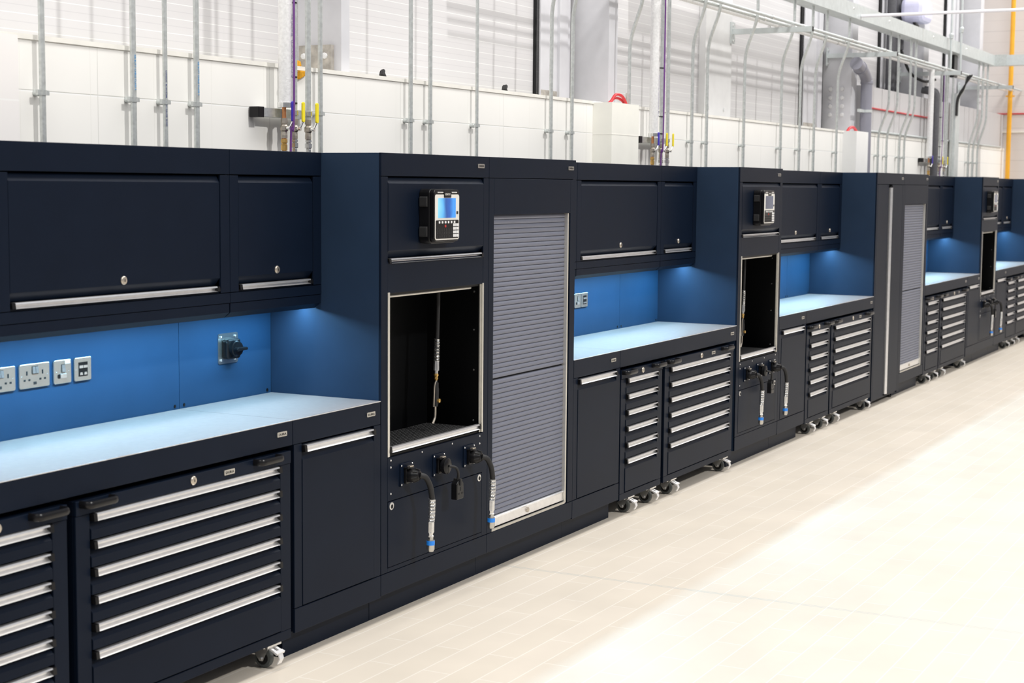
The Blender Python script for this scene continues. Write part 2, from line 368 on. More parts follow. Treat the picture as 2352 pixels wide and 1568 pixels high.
def splash(x0, x1, label):
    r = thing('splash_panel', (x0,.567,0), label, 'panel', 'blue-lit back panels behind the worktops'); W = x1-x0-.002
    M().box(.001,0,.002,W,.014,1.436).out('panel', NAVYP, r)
    for x in (.028, W-.028): M().lathe([(0,.007),(.002,.007),(.003,.004)], (x,0,.970), (0,-1,0), 10).out('screw', BLACK, r)
splash(3.285,5.153,'long back panel carrying the row of sockets at left')
splash(5.153,5.777,'short back panel behind the black rotary switch')
splash(7.678,8.33,'short back panel right behind the near grey shutter cabinet')
splash(8.33,9.55,'back panel of the second bay carrying two small steel plates')
splash(9.55,10.19,'bare back panel left of the second tall service cabinet')
splash(11.082,12.98,'back panel of the third bay, left section')
splash(12.98,13.598,'back panel beside the tall long-handled door cabinet')
splash(15.424,17.29,'back panel right of the far grey shutter')
splash(17.29,17.905,'back panel beside the farthest tall service cabinet')
splash(18.768,21.20,'back panel of the last bay at the right edge')

# ------------------------------------------------------------------ wall cabinets with flap doors
def flap(p, x0, x1, zt, zb, y):
    """flap door with chamfered top, undercut bottom and aluminium pull"""
    d = M().prism([(y+.03,zt),(y+.014,zt),(y,zt-.026),(y,zb+.052),(y+.026,zb+.020),(y+.04,zb+.020),(y+.04,zt)], x0, x1).out('flap_door', NAVY, p, bevel=.0012)
    pull(d, x0+.004, x1-.004, zb+.019, y+.016, .020, .022)
    return d
LED_SPANS = []
def wall_cab(x0, x1, label, open_left=.055, lk=True):
    r = thing('wall_cabinet', (x0,.30,0), label, 'wall cabinet', 'navy wall cabinets with flap doors'); W = x1-x0-.001
    M().box(.001,.012,1.436,.014,.28,1.999).box(W-.013,.012,1.436,W,.28,1.999).box(.014,.012,1.985,W-.013,.28,1.999).box(.014,.26,1.436,W-.013,.28,1.985).box(.014,.012,1.436,W-.013,.28,1.448).box(.001,.001,1.440,.055,.0115,1.898).box(W-.058,.001,1.440,W,.0115,1.898).out('carcass', NAVY, r, bevel=.0014)
    M().box(.001,0,1.902,W,.0115,2.0).out('top_fascia', NAVY, r, bevel=.0014)
    M().box(.016,.05,1.45,W-.016,.07,1.897).out('door_void', GAP, r)
    d = flap(r, .058, W-.061, 1.896, 1.448, .003)
    if lk: lock(d, W*.5-.003, 1.516, .003)
    M().box(.001,.001,1.398,W,.012,1.437).out('lower_rail', NAVY, r, bevel=.0014)
    M().prism([(.002,1.3955),(.002,1.360),(.030,1.338),(.040,1.338),(.040,1.340),(.022,1.364),(.022,1.434),(.0135,1.434),(.0135,1.3955)], .001, W-.006).out('light_pelmet', NAVY, r)
    M().box(.03,.078,1.388,W-.03,.112,1.434).out('led_strip', LEDM if False else NAVY, r)
    LED_SPANS.append((x0+.03, x1-.03))
wall_cab(3.285,3.912,'narrow wall cabinet above the sockets, cut off at the left edge')
wall_cab(3.912,5.145,'large wall cabinet at upper left, its flap door widest in view')
wall_cab(5.145,5.779,'narrow wall cabinet against the nearest tall cabinet, above the rotary switch')
wall_cab(7.678,8.33,'narrow wall cabinet tucked behind the near shutter cabinet')
wall_cab(8.33,9.575,'wide wall cabinet in the second bay, right of the near shutter')
wall_cab(9.575,10.193,'narrow wall cabinet left of the second tall service cabinet')
wall_cab(11.082,11.75,'narrow wall cabinet tucked behind the second tall service cabinet')
wall_cab(11.75,12.96,'wide wall cabinet in the third bay')
wall_cab(12.96,13.60,'narrow wall cabinet left of the long-handled door cabinet')
wall_cab(15.424,16.05,'narrow wall cabinet tucked behind the far shutter cabinet')
wall_cab(16.05,17.29,'wide wall cabinet right of the far grey shutter')
wall_cab(17.29,17.906,'narrow wall cabinet left of the farthest tall service cabinet')
wall_cab(18.768,19.40,'narrow wall cabinet tucked behind the farthest tall service cabinet')
wall_cab(19.40,20.61,'wide wall cabinet in the last bay at the right edge')
wall_cab(20.61,21.20,'narrow wall cabinet in the last bay, farthest of all')

# ------------------------------------------------------------------ tall cabinets
D = .60
def tall_shell(r, W, holes):
    """side panels, back, top; the front is closed by boxes leaving the listed openings"""
    M().box(0,.012,.1125,.012,D,1.9995).out('side_panel', NAVYLIT, r, bevel=.001); M().box(W-.012,.012,.1125,W,D,1.9995).out('side_panel', NAVYLIT, r, bevel=.001)
    c = M().box(.012,D-.012,.1125,W-.012,D,1.9995).box(.012,.012,1.985,W-.012,D-.012,1.9995).box(.012,.012,.1125,W-.012,D-.012,.125)
    for b in holes: c.box(*b)
    return c.out('carcass', NAVY, r, bevel=.0014)
def station(x, W, label):
    r = thing('tall_service_cabinet', (x,0,0), label, 'tall cabinet', 'tall navy service cabinets with hose niche')
    L, R = .052, W-.052
    tall_shell(r, W, [(0,0,.207,L,.0115,1.900),(R,0,.207,W,.0115,1.900),(L,.0005,1.408,R,.0115,1.541)])
    M().box(0,0,1.903,W,.0115,2.0).out('top_fascia', NAVY, r, bevel=.0014)
    M().box(0,0,.1135,W,.0115,.204).out('kick_panel', NAVY, r, bevel=.0014)
    M().box(L,.034,1.545,R,.05,1.90).out('door_void', GAP, r); M().box(L,.02,.21,R,.04,.70).out('door_void', GAP, r)
    flap(r, L+.002, R-.002, 1.898, 1.536, -.001)
    badge(r, W-.083, 1.956, 0)
    # niche
    M().box(L,.30,.70,R,.312,1.408).box(L-.004,.012,.70,L+.004,.30,1.408).box(R-.004,.012,.70,R+.004,.30,1.408).box(L,.012,1.398,R,.30,1.408).box(L,.012,.700,R,.30,.712).out('niche_lining', DARK, r)
    M().box(L-.002,-.003,.708,L+.013,.004,1.412).out('left_trim', ALUW, r)
    M().box(R-.020,.004,.708,R-.011,.010,1.412).box(R-.009,-.003,.708,R+.002,.004,1.412).out('right_trim', ALUW, r)
    M().tube([(L+.014,.03,1.392),(R-.07,.03,1.392)], .006, 10).out('top_rod', ALUW, r, smooth=True)
    g = M()
    n = 34
    for i in range(n+1):
        a = L+.012+(R-L-.03)*i/n; g.box(a-.0011,.02,.726,a+.0011,.295,.731)
    for i in range(13):
        a = .025+.268*i/12; g.box(L+.012,a-.0011,.7268,R-.018,a+.0011,.7305)
    g.out('mesh_tray', WIRE, r)
    M().box(L+.014,.012,.713,R-.018,.29,.717).out('drip_tray', GAP, r)
    lip = M().prism([(.012,.748),(-.004,.748),(-.006,.742),(.002,.737),(.002,.731),(-.007,.724),(.012,.724)], L+.03, R-.034).out('niche_lip', ALU, r)
    for xa, xb in ((L+.015,L+.03),(R-.034,R-.02)): M().prism([(.012,.748),(-.004,.748),(-.007,.724),(.012,.724)], xa, xb).out('end_cap', BLACK, lip)
    for z in (.76,1.0,1.19,1.37): M().lathe([(0,.005),(.002,.004)], (R-.0045,.045,z), (-1,0,0), 8).out('trim_screw', CHROME, r)
    # panel with inlets
    pn = M().box(L,-.001,.5155,R,.0115,.704).out('inlet_panel', NAVY, r, bevel=.0014)
    for fx, fz in ((.03,.69),(.34,.69),(.66,.69),(.97,.655),(.03,.66),(.03,.545),(.97,.69)):
        M().lathe([(0,.0045),(.002,.003)], (L+(R-L)*fx,-.001,fz), (0,-1,0), 8).out('panel_screw', CHROME, pn)
    for k in range(3):
        cx = .200+k*(W*.296); q = M().rrect(cx-.052,.563,cx+.052,.664,-.007,-.0012,.006,3).out('inlet_plate', NAVY, r, bevel=.001)
        M().box(cx-.026,-.020,.575,cx+.026,-.0072,.642).box(cx-.030,-.032,.640,cx+.022,-.0072,.648).out('socket_housing', BLACK, q, bevel=.002)
        M().box(cx-.018,-.034,.6485,cx+.012,-.020,.653).out('cover_hinge', NICKEL, q)
        for sx in (-1,1):
            for z in (.572,.655): M().lathe([(0,.004),(.002,.003)], (cx+sx*.044,-.0072,z), (0,-1,0), 8).out('plate_screw', CHROME, q)
    dd = M().box(L+.003,-.001,.227,R-.003,.0115,.512).out('lower_door', NAVY, r, bevel=.0014)
    M().box(L,0,.207,R,.0115,.2245).out('bottom_rail', NAVY, r, bevel=.001)
    for x_ in (L+.030, R-.030):
        q = M().lathe([(0,.017),(.002,.017),(.003,.012),(.0031,.010)], (x_,-.001,.492), (0,-1,0), 18).out('turn_latch', CHROME, dd, smooth=True)
        M().lathe([(0,.010),(.0008,.009)], (x_,-.0042,.490), (0,-1,0), 12).out('latch_hole', GAP, dd)
    plinth(r, W)
    return r
station(5.779,.946,'nearest tall service cabinet, carrying the tablet with the blue-lit screen')
station(10.194,.885,'second tall service cabinet, between the second and third worktop bays')
station(17.908,.858,'farthest tall service cabinet, past the far grey shutter, with an empty dark niche')

def shutter_cab(x, W, label, bleft=.050):
    r = thing('tall_shutter_cabinet', (x,0,0), label, 'tall cabinet', 'tall navy cabinets with grey roller shutters')
    L, R = bleft, W-.085; RR = W-.062
    tall_shell(r, W, [(0,0,.207,L,.0115,1.900),(RR,0,.207,W,.0115,1.900),(L,0,1.728,RR,.0115,1.900),(RR-.012,.0118,.207,RR,.10,1.727),(0,.0118,.207,L,.10,1.727)])
    M().box(0,0,1.903,W,.0115,2.0).out('top_fascia', NAVY, r, bevel=.0014)
    M().box(0,0,.1135,W,.0115,.204).out('kick_panel', NAVY, r, bevel=.0014)
    badge(r, W-.065, 1.958, 0)
    def slats(z0, z1):
        n = round((z1-z0)/.0232); h = (z1-z0)/n; pr = []
        for i in range(n):
            z = z0+i*h
            pr += [(.030,z),(.0225,z+.001),(.0195,z+h*.35),(.0200,z+h*.65),(.0235,z+h*.93)]
        return pr+[(.03,z1)]
    M().strip(slats(.276,.936), L, R).out('lower_curtain', SHUT, r)
    M().strip(slats(.944,1.728), L, R).out('upper_curtain', SHUT, r)
    M().box(L,.032,.22,R,.034,1.73).out('curtain_joint', GAP, r)
    M().box(R,.004,.210,R+.014,.034,1.727).out('guide_rail', ALUW, r)
    b = M().prism([(.03,.274),(.012,.274),(.008,.270),(.014,.262),(.014,.222),(.03,.222)], L+.001, R-.001).out('bottom_bar', ALU, r)
    M().lathe([(0,.012),(.008,.012),(.010,.008)], (L+(R-L)*.49,.014,.245), (0,-1,0), 14).out('shutter_lock', NICKEL, b)
    M().box(L,.002,.2065,R,.012,.2175).out('sill_trim', STEEL, r)
    plinth(r, W)
shutter_cab(6.727,.948,'tall cabinet with grey roller shutter beside the nearest service cabinet')
shutter_cab(14.512,.91,'far tall cabinet with grey roller shutter, right of the long-handled door cabinet')
shutter_cab(21.203,.91,'last tall cabinet at the right edge, only its dark side showing')

def door_cab():
    W = .910; r = thing('tall_door_cabinet', (13.600,0,0), 'tall two-door cabinet with one long vertical aluminium handle', 'tall cabinet')
    M().box(0,.012,.045,.012,D,1.9995).out('side_panel', NAVYLIT, r, bevel=.001); M().box(W-.012,.012,.045,W,D,1.9995).out('side_panel', NAVYLIT, r, bevel=.001)
    c = M().box(.012,D-.012,.045,W-.012,D,1.9995).box(.012,.012,1.985,W-.012,D-.012,1.9995).box(.012,.012,.045,W-.012,D-.012,.06).box(0,0,.045,.030,.0115,1.9).box(W-.045,0,.045,W,.0115,1.9)
    c.out('carcass', NAVY, r, bevel=.0014)
    M().box(0,0,1.903,W,.0115,2.0).out('top_fascia', NAVY, r, bevel=.0014)
    M().box(.03,.02,.06,W-.045,.04,1.9).out('door_void', GAP, r)
    M().box(.033,0,.06,.388,.012,1.899).out('left_door', NAVY, r, bevel=.0014)
    d = M().box(.500,0,.06,W-.048,.012,1.899).out('right_door', NAVY, r, bevel=.0014)
    M().prism([(.415,.020),(.415,-.008),(.440,-.020),(.470,-.014),(.498,.004),(.498,.020)], .075, 1.875, 2).out('long_handle', ALU, d)
    M().prism([(.414,.020),(.414,-.009),(.440,-.021),(.472,-.014),(.498,.004),(.498,.020)], 1.875, 1.893, 2).prism([(.414,.020),(.414,-.009),(.440,-.021),(.472,-.014),(.498,.004),(.498,.020)], .062, .075, 2).out('end_cap', BLACK, d)
    badge(r, W-.07, 1.956, 0)
    for x in (.08, W-.08):
        for y in (.06,.52): M().lathe([(0,.02),(.012,.02),(.014,.008),(.0445,.008)], (x,y,0), (0,0,1), 12).out('foot', BLACK, r)
door_cab()

# ------------------------------------------------------------------ things on and in the service cabinets
def tablet(x, label, scr):
    """origin at rear lower left corner on the door face; 0.225 wide"""
    r = thing('handheld_tablet', (x,-.0015,1.612), label, 'tablet', 'rugged tablets mounted on the tall cabinet doors')
    W, H, T = .232, .238, .072
    s = M().rrect(0,0,W,H,-T*.72,0,.022,6).out('case', BLACK, r, bevel=.003)
    for x_ in (0, W):
        for z in (.030,.160): M().rrect(x_-.010,z,x_+.010,z+.045,-T*.60,-.006,.006,3).out('corner_bumper', BLACKM, r, bevel=.002)
    M().rrect(.006,.008,W-.006,H-.002,-T,-T*.72,.020,6).out('front_shell', BLACK, r, bevel=.003)
    f = M().rrect(.012,.016,W-.010,H-.024,-T-.002,-T,.012,5).out('silver_frame', IVORY, r)
    M().rrect(.036,.112,W-.042,H-.040,-T-.0032,-T-.002,.002,2).out('screen', scr, r)
    k = M().rrect(.017,.022,W-.016,.102,-T-.0035,-T-.002,.006,4).out('keypad', BLACK, r)
    for i in range(6): M().rrect(.045+.0265*i-.006,.088,.045+.0265*i+.006,.098,-T-.005,-T-.0035,.002,2).out('function_key', WHITEK, k)
    for i in range(4):
        for j in range(3): M().rrect(W-.066+.0165*j,.027+.0158*i,W-.0525+.0165*j,.0395+.0158*i,-T-.005,-T-.0035,.002,2).out('number_key', WHITEK, k)
    for i in range(3):
        for j in range(9): M().rrect(.021+.0155*j,.027+.0145*i,.033+.0155*j,.0365+.0145*i,-T-.0045,-T-.0035,.002,2).out('letter_key', BLACKM, k)
    M().lathe([(0,.0065),(.0015,.006)], (.098,-T-.0035,.076), (0,-1,0), 14).out('power_key', REDK, k)
    t = M().rrect(.086,H-.038,.148,H-.010,-T-.004,-T,.003,3).out('name_plate', BLACK, r)
    text('XENTRY', .0125, (.117,-T-.0045,H-.024), IVORY, t, 'plate_lettering')
    M().tube([(.03,-T-.001,H-.015),(.08,-T-.001,H-.015)], .003, 8).out('stylus_rail', CHROME, r); M().tube([(.153,-T-.001,H-.015),(.20,-T-.001,H-.015)], .003, 8).out('stylus_rail', CHROME, r)
    M().box(W-.034,-T-.0035,.128,W-.020,-T-.002,.140).out('maker_mark', BLACKM, r)
tablet(6.085,'black tablet with blue-lit screen and keypad on the nearest tall cabinet',SCREEN)
tablet(10.462,'black tablet with grey screen on the second tall service cabinet',SCREENG)
tablet(18.13,'smallest-looking black tablet on the farthest tall service cabinet',SCREENG)

def hose(x, label, long=1.):
    """origin = centre of an inlet plate at (x, 0, .61)"""
    r = thing('air_hose', (x,-.021,.612), label, 'hose', 'short black hoses with blue-ringed couplings')
    M().lathe([(0,.030),(.024,.030),(.028,.028),(.050,.020),(.052,.014)], (0,0,-.004), (.04,-1,.10), 18).out('plug', BLACK, r, smooth=True)
    c = M()
    for k in range(6):
        a = 2*PI*k/6+.3; ux, uz = math.cos(a)*.028, math.sin(a)*.028
        c.tube([(ux*1.08,-.026,uz*1.08-.001),(ux*.80+.002,-.048,uz*.80+.002)], .003, 6)
    c.out('plug_ribs', BLACKM, r)
    P = smooth_path([(.002,-.050,.001),(.024,-.066,-.010),(.050,-.073,-.050),(.066,-.073,-.098),(.070,-.072,-.114)], 8)
    M().tube(P, .0125, 14).out('hose_body', BLACKM, r, smooth=True)
    sp = M(); n = 20
    def pt(t): return (.069-.005*t+.003*math.sin(t*2.6),-.072+.002*t,-.112-.100*t)
    hel = []
    for i in range(n*10+1):
        t = i/(n*10); a = 2*PI*n*t; q = pt(t); hel.append((q[0]+.0145*math.cos(a), q[1]+.0145*math.sin(a), q[2]))
    sp.tube(hel, .0022, 5); sp.out('coil_spring', CHROME, r, smooth=True)
    M().tube([pt(0),pt(.5),pt(1)], .012, 12).out('hose_core', BLACKM, r, smooth=True)
    e = Vector(pt(1))
    M().lathe([(0,.0135),(.002,.0145),(.046,.0145),(.050,.011),(.060,.009),(.062,.013),(.068,.013)], e, (-.03,0,-1), 6).out('ferrule', CHROME, r)
    cp = M().lathe([(0,.011),(.012,.011),(.014,.0165),(.020,.0175),(.056,.0175),(.060,.015),(.066,.013)], e+Vector((-.002,0,-.066)), (-.03,0,-1), 20).out('coupling', STEEL, r, smooth=True)
    M().lathe([(0,.0182),(.019,.0182)], e+Vector((-.003,0,-.084)), (-.03,0,-1), 20).out('blue_ring', BLUE, cp, smooth=True)
def trailing(x, label):
    r = thing('trailing_socket', (x,-.021,.612), label, 'socket', 'black trailing sockets plugged into the tall cabinets')
    M().lathe([(0,.026),(.012,.036),(.030,.036),(.034,.030)], (0,0,-.002), (0,-1,0), 20).out('plug', BLACK, r, smooth=True)
    P = smooth_path([(.006,-.034,-.002),(.030,-.056,-.012),(.052,-.056,-.045),(.060,-.045,-.085)], 8)
    M().tube(P, .0062, 10).out('cable', BLACKM, r, smooth=True)
    b = M().prism([(.030,-.160),(.090,-.160),(.094,-.150),(.092,-.088),(.076,-.074),(.046,-.074),(.030,-.088)], -.062, -.030, 1).out('socket_block', BLACK, r, bevel=.004)
    M().box(.054,-.066,-.096,.068,-.030,-.066).out('cable_guard', BLACKM, b)
    for x_, z, w, h in ((.0615,-.112,.004,.009),(.046,-.133,.007,.004),(.076,-.133,.007,.004)): M().box(x_-w,-.0625,z-h,x_+w,-.0615,z+h).out('pin_hole', GAP, b)
WH = ['nearest','second','farthest']
for (x0, W), nm in zip(((5.779,.946),(10.194,.885),(17.908,.858)), ('nearest','second','farthest')):
    hose(x0+.200, f'left hose with blue ring hanging from the {nm} tall service cabinet')
    hose(x0+.200+2*W*.296, f'right hose with blue ring hanging from the {nm} tall service cabinet')
    trailing(x0+.200+W*.296, f'black trailing socket hanging between the two hoses of the {nm} tall service cabinet')

def blow_gun(x, label):
    r = thing('blow_gun', (x,.13,0), label, 'air gun', 'air blow guns hanging in the cabinet niches')
    M().tube(smooth_path([(.012,0,1.398),(.010,0,1.30),(.004,0,1.18),(.002,0,1.15)], 6), .0095, 10).out('hose_body', BLACKM, r, smooth=True)
    n = 16; hel = []
    for i in range(n*10+1):
        t = i/(n*10); a = 2*PI*n*t; hel.append((.002-.004*t+.0125*math.cos(a), .0125*math.sin(a), 1.160-.105*t))
    M().tube(hel, .0022, 5).out('coil_spring', CHROME, r, smooth=True)
    M().tube([(.002,0,1.16),(-.002,0,1.05)], .0105, 10).out('hose_core', BLACKM, r)
    M().lathe([(0,.013),(.044,.0145),(.046,.009),(.060,.009)], (-.002,0,1.056), (-.04,0,-1), 8).out('ferrule', CHROME, r)
    M().lathe([(0,.009),(.008,.012),(.016,.008),(.024,.010),(.030,.006),(.045,.007)], (-.005,0,.998), (-.02,0,-1), 8).out('brass_fitting', BRASS, r)
    M().tube(smooth_path([(-.006,0,.965),(-.005,0,.94),(-.007,0,.89),(-.013,0,.845)], 6), [.008]*3+[.012]*5+[.014]*5+[.015]*4+[.013]*2, 12).out('grip', BLACKM, r, smooth=True)
    M().lathe([(0,.010),(.022,.010),(.024,.007)], (-.008,.0,.872), (0,-1,0), 14).out('trigger_screw', BRASS, r, smooth=True)
    M().tube(smooth_path([(-.012,-.004,.965),(-.026,-.004,.945),(-.030,-.004,.900),(-.034,-.004,.845)], 5), .004, 8).out('lever', NICKEL, r, smooth=True)
    M().tube(smooth_path([(-.012,0,.845),(-.014,0,.800),(-.020,0,.785),(-.036,0,.766)], 5), .006, 10).out('nozzle', NICKEL, r, smooth=True)
blow_gun(6.468,'blow gun on black hose inside the nearest tall cabinet niche')
blow_gun(10.675,'blow gun hanging inside the second tall cabinet niche')

# ------------------------------------------------------------------ sockets on the splash panels
SY = .5665
def plate_thing(x, name, label, w, cat='socket', grp='steel plates on the blue-lit panels'):
    r = thing(name, (x,SY,1.1745), label, cat, grp)
    M().rrect(0,-.044,w,.044,-.008,0,.007,4).out('face_plate', STEEL, r, bevel=.002)
    return r
def pin_holes(r, cx, cz):
    for dx, dz, w, h in ((0,.013,.0032,.0075),(-.0115,-.012,.0045,.0035),(.0115,-.012,.0045,.0035)):
        M().box(cx+dx-w,-.0088,cz+dz-h,cx+dx+w,-.0079,cz+dz+h).out('pin_hole', GAP, r)
def rocker(r, cx, cz, w=.0065, h=.013):
    q = M().box(cx-w-.0015,-.0088,cz-h-.0015,cx+w+.0015,-.0079,cz+h+.0015).out('switch_surround', BLACK, r)
    M().prism([(-.0088,cz-h),(-.014,cz-h*.9),(-.0105,cz+h),(-.0088,cz+h)], cx-w, cx+w).out('switch', CHROME, q)
def double_socket(x, label):
    r = plate_thing(x, 'double_socket', label, .150)
    pin_holes(r, .036, -.002); pin_holes(r, .114, -.002); rocker(r, .069, .020); rocker(r, .084, .020)
    M().box(.068,-.0088,-.032,.083,-.0079,-.022).out('charging_port', BLACKM, r)
    for x_ in (.012,.138): M().lathe([(0,.003),(.001,.002)], (x_,-.008,.0), (0,-1,0), 8).out('plate_screw', CHROME, r)
double_socket(4.095,'steel double socket cut by the left edge of the photo')
double_socket(4.264,'steel double socket with charging port, second from the left edge')
def fused(x, label):
    r = plate_thing(x, 'fused_switch', label, .090, 'switch')
    rocker(r, .047, .012, .008, .014)
    M().rrect(.018,-.024,.034,-.008,-.0088,-.0079,.005,3).out('lamp_lens', BLACK, r)
    M().box(.030,-.0125,-.024,.062,-.0079,-.007).out('fuse_drawer', CHROME, r, bevel=.001)
    if x < 6: M().box(.058,-.0087,.028,.084,-.0079,.042).out('white_sticker', WHITEK, r)
    for x_ in (.014,.076): M().lathe([(0,.003),(.001,.002)], (x_,-.008,.0), (0,-1,0), 8).out('plate_screw', CHROME, r)
fused(4.436,'steel fused switch with white sticker between double socket and data plate')
fused(8.858,'steel switch plate half hidden by the near shutter cabinet')
def data_plate(x, label):
    r = plate_thing(x, 'data_outlet', label, .090, 'outlet')
    b = M().box(.021,-.0088,-.027,.069,-.0079,.026).out('outlet_insert', BLACK, r)
    for dx in (.0235,.0465):
        M().box(dx,-.0105,.004,dx+.020,-.0088,.014).out('label_window', CHROME, b)
        M().prism([(dx+.003,-.022),(dx+.019,-.022),(dx+.016,-.012),(dx+.005,-.012)], -.0098, -.0088, 1).out('port', CHROME, b)
    for x_ in (.010,.080): M().lathe([(0,.003),(.001,.002)], (x_,-.008,.0), (0,-1,0), 8).out('plate_screw', CHROME, r)
data_plate(4.543,'steel data outlet with four black ports, rightmost of the left socket row')
data_plate(8.955,'small steel data outlet in the second bay, just right of the near shutter')
def isolator():
    r = thing('rotary_switch', (5.403,SY,1.177), 'black rotary switch on a steel plate left of the nearest tall cabinet', 'switch')
    M().rrect(0,-.064,.134,.064,-.003,0,.010,5).out('face_plate', STEEL, r)
    for x_ in (.018,.114):
        for z in (-.048,.048): M().lathe([(0,.007),(.004,.006),(.006,.003)], (x_,-.003,z), (0,-1,0), 12).out('dome_screw', CHROME, r, smooth=True)
    M().rrect(.022,-.044,.114,.040,-.034,-.003,.014,5).out('switch_housing', BLACK, r, bevel=.006)
    k = M().lathe([(0,.036),(.014,.034),(.016,.030),(.026,.028),(.027,.02)], (.068,-.034,0), (0,-1,0), 26).out('dial', BLACK, r, smooth=True)
    M().prism([(.038,-.008),(.104,-.006),(.108,.0),(.104,.006),(.038,.008),(.032,0)], -.078, -.060, 1).out('lever', BLACK, k, bevel=.003)
isolator()

# ------------------------------------------------------------------ the hall
struct(M().box(-12,-16,-.1,40,1.6,0).out('floor', FLOOR))
struct(M().box(-4,.890,0,23.62,.97,2.405).out('wall_lower', PANEL))
struct(M().box(-4,1.27,2.30,23.62,1.36,6.5).out('wall_upper', CLAD))
struct(M().box(23.62,-16,0,23.72,1.36,6.5).out('wall_right', ENDW))
struct(M().box(-4,.884,2.405,16.2,1.269,2.424).out('trim_1', LEDGE))
struct(M().box(-4,1.235,2.424,16.2,1.269,2.452).out('trim_2', CREAM))
# raised panel beyond the grey drain pipe
struct(M().box(16.42,.915,2.44,23.615,1.26,2.91).out('trim_3', UPST))
struct(M().box(16.42,.885,2.405,23.615,.96,2.44).out('trim_4', LEDGE))
struct(M().tube([(16.42,.885,2.45),(23.3,.885,2.45)], .014, 10).out('trim_5', GALVW))
struct(M().tube([(16.42,.907,2.69),(19.2,.907,2.69)], .009, 8).out('trim_6', RED))
struct(M().box(23.60,-16,2.915,23.618,1.0,2.932).out('trim_7', RED))
struct(M().box(23.60,-16,2.66,23.619,1.0,2.675).out('trim_8', LEDGE))
struct(M().box(-4,.75,0,4.485,.8895,2.40).out('trim_9', line_mat('near_boxing', (.92,.89,.87), [(2,50,2.16,.006,(.95,.94,.92))])))
struct(M().box(9.80,.752,0,10.245,.8895,2.415).out('trim_10', BOXW))
struct(M().box(9.80,.751,2.205,10.245,.7525,2.211).box(9.799,.752,2.205,9.801,.8895,2.211).out('trim_11', LEDGE))
struct(M().box(15.60,.752,0,16.02,.8895,2.42).out('trim_12', BOXG))
struct(M().box(10.247,.884,0,10.255,.8898,2.405).out('trim_13', GALV))

def column(x0, x1, yb, label, plate=None, bolts=0, gap=False):
    r = thing('steel_column', (0,0,0), label, 'column', 'white steel columns above the wall panels'); r['kind'] = 'structure'
    M().box(x0,.962,2.425,x1,yb,6.5).out('web', COLP, r)
    if gap: M().box(x0-.06,yb,2.425,x0-.001,yb+.002,6.5).out('shadow_gap', GAP, r)
    if plate:
        M().box(plate[0],1.225,2.425,plate[1],1.235,6.5).box(plate[1]-.20,1.205,2.425,plate[1]-.075,1.225,6.5).out('flange', COLP, r)
        M().box(plate[0]-.022,1.255,2.425,plate[0],1.268,6.5).out('flange_gap', GAP, r)
        M().box(plate[0]+.01,1.2235,2.43,plate[1]-.18,1.2248,2.50).out('stained_base', DIRT, r)
    for k in range(bolts):
        for y in (1.05,1.17): M().lathe([(0,.022),(.016,.020),(.018,.012)], (x0-.0005,y,2.60+.085*k), (-1,0,0), 8).out('bolt', WPAINT, r)
    return r
c1 = column(6.93,7.005,1.225,'white column with bolted base plate behind the near valves')
M().box(6.90,1.005,2.425,6.929,1.20,2.565).out('base_plate', DIRT, c1)
for y in (1.04,1.165): M().lathe([(0,.016),(.012,.015),(.014,.008)], (6.8995,y,2.51), (-1,0,0), 8).out('bolt', WPAINT, c1)
column(10.2,10.345,1.255,'wide white column above the cream boxing with the red cable loop',plate=(9.69,10.14),gap=True)
c3 = thing('steel_column', (0,0,0), 'flat white column face left of the first pipe bracket', 'column', 'white steel columns above the wall panels'); c3['kind'] = 'structure'
M().box(12.68,1.21,2.425,13.30,1.268,6.5).out('flange', WPAINT, c3)
for x in (12.76,13.13): M().lathe([(0,.016),(.012,.015)], (x,1.2095,2.52), (0,-1,0), 8).out('bolt', WPAINT, c3)
column(16.1,16.30,1.255,'white column with eight bolts left of the grey drain pipe',plate=(15.38,15.98),bolts=4,gap=True)
column(19.06,19.30,1.268,'white column behind the far bundle of pipes',plate=(18.2,18.9),gap=True)
column(22.1,22.3,1.268,'farthest white column near the end wall corner',plate=(21.35,22.0),gap=True)

# ------------------------------------------------------------------ conduits on the wall
def ordw(n): return ['first','second','third','fourth','fifth','sixth','seventh','eighth','ninth','tenth','eleventh','twelfth','thirteenth','fourteenth','fifteenth','sixteenth','seventeenth','eighteenth','nineteenth','twentieth','twenty-first','twenty-second','twenty-third','twenty-fourth','twenty-fifth'][n]
def clip(r, y=.85, z=2.205, rad=.0125):
    c = M().lathe([(0,.013),(.022,.013),(.024,.011),(.0385-rad,.011)], (0,.8895-y,z), (0,-1,0), 12)
    c.lathe([(-.010,rad+.003),(.010,rad+.003)], (0,0,z), (0,0,1), 14)
    c.box(-rad-.018,-.006,z-.009,-rad-.002,.006,z+.009).box(rad+.002,-.006,z-.009,rad+.018,.006,z+.009)
    c.out('saddle_clip', GALV, r, smooth=False)
CI = [0]
def conduit(x, kind, rad=.0125, zb=.001, z1=2.95, z2=3.24, look=''):
    i = CI[0]; CI[0] += 1
    shape = {'s':'straight', 'b':'cranked', 'f':'doubly bent'}[kind]
    r = thing('conduit', (x,.85,0), f'{shape} galvanised wall conduit, {ordw(i)} from the left edge{look}', 'conduit', 'galvanised conduits rising from behind the cabinets')
    if kind == 's': P = [(0,0,zb),(0,0,4.6)]
    else: P = bend_path([(0,0,zb),(0,0,z1),(0,-.10,z2),(0,-.10,3.47)], .09)
    M().tube(P, rad, 14).out('tube', GALV, r, smooth=True)
    if zb < 2.2: clip(r, .85, 2.205, rad)
    return r
cs = {}
for x, rad in ((4.711,.0125),(5.23,.0128),(5.43,.0105),(5.638,.0125)): cs[x] = conduit(x, 's', rad)
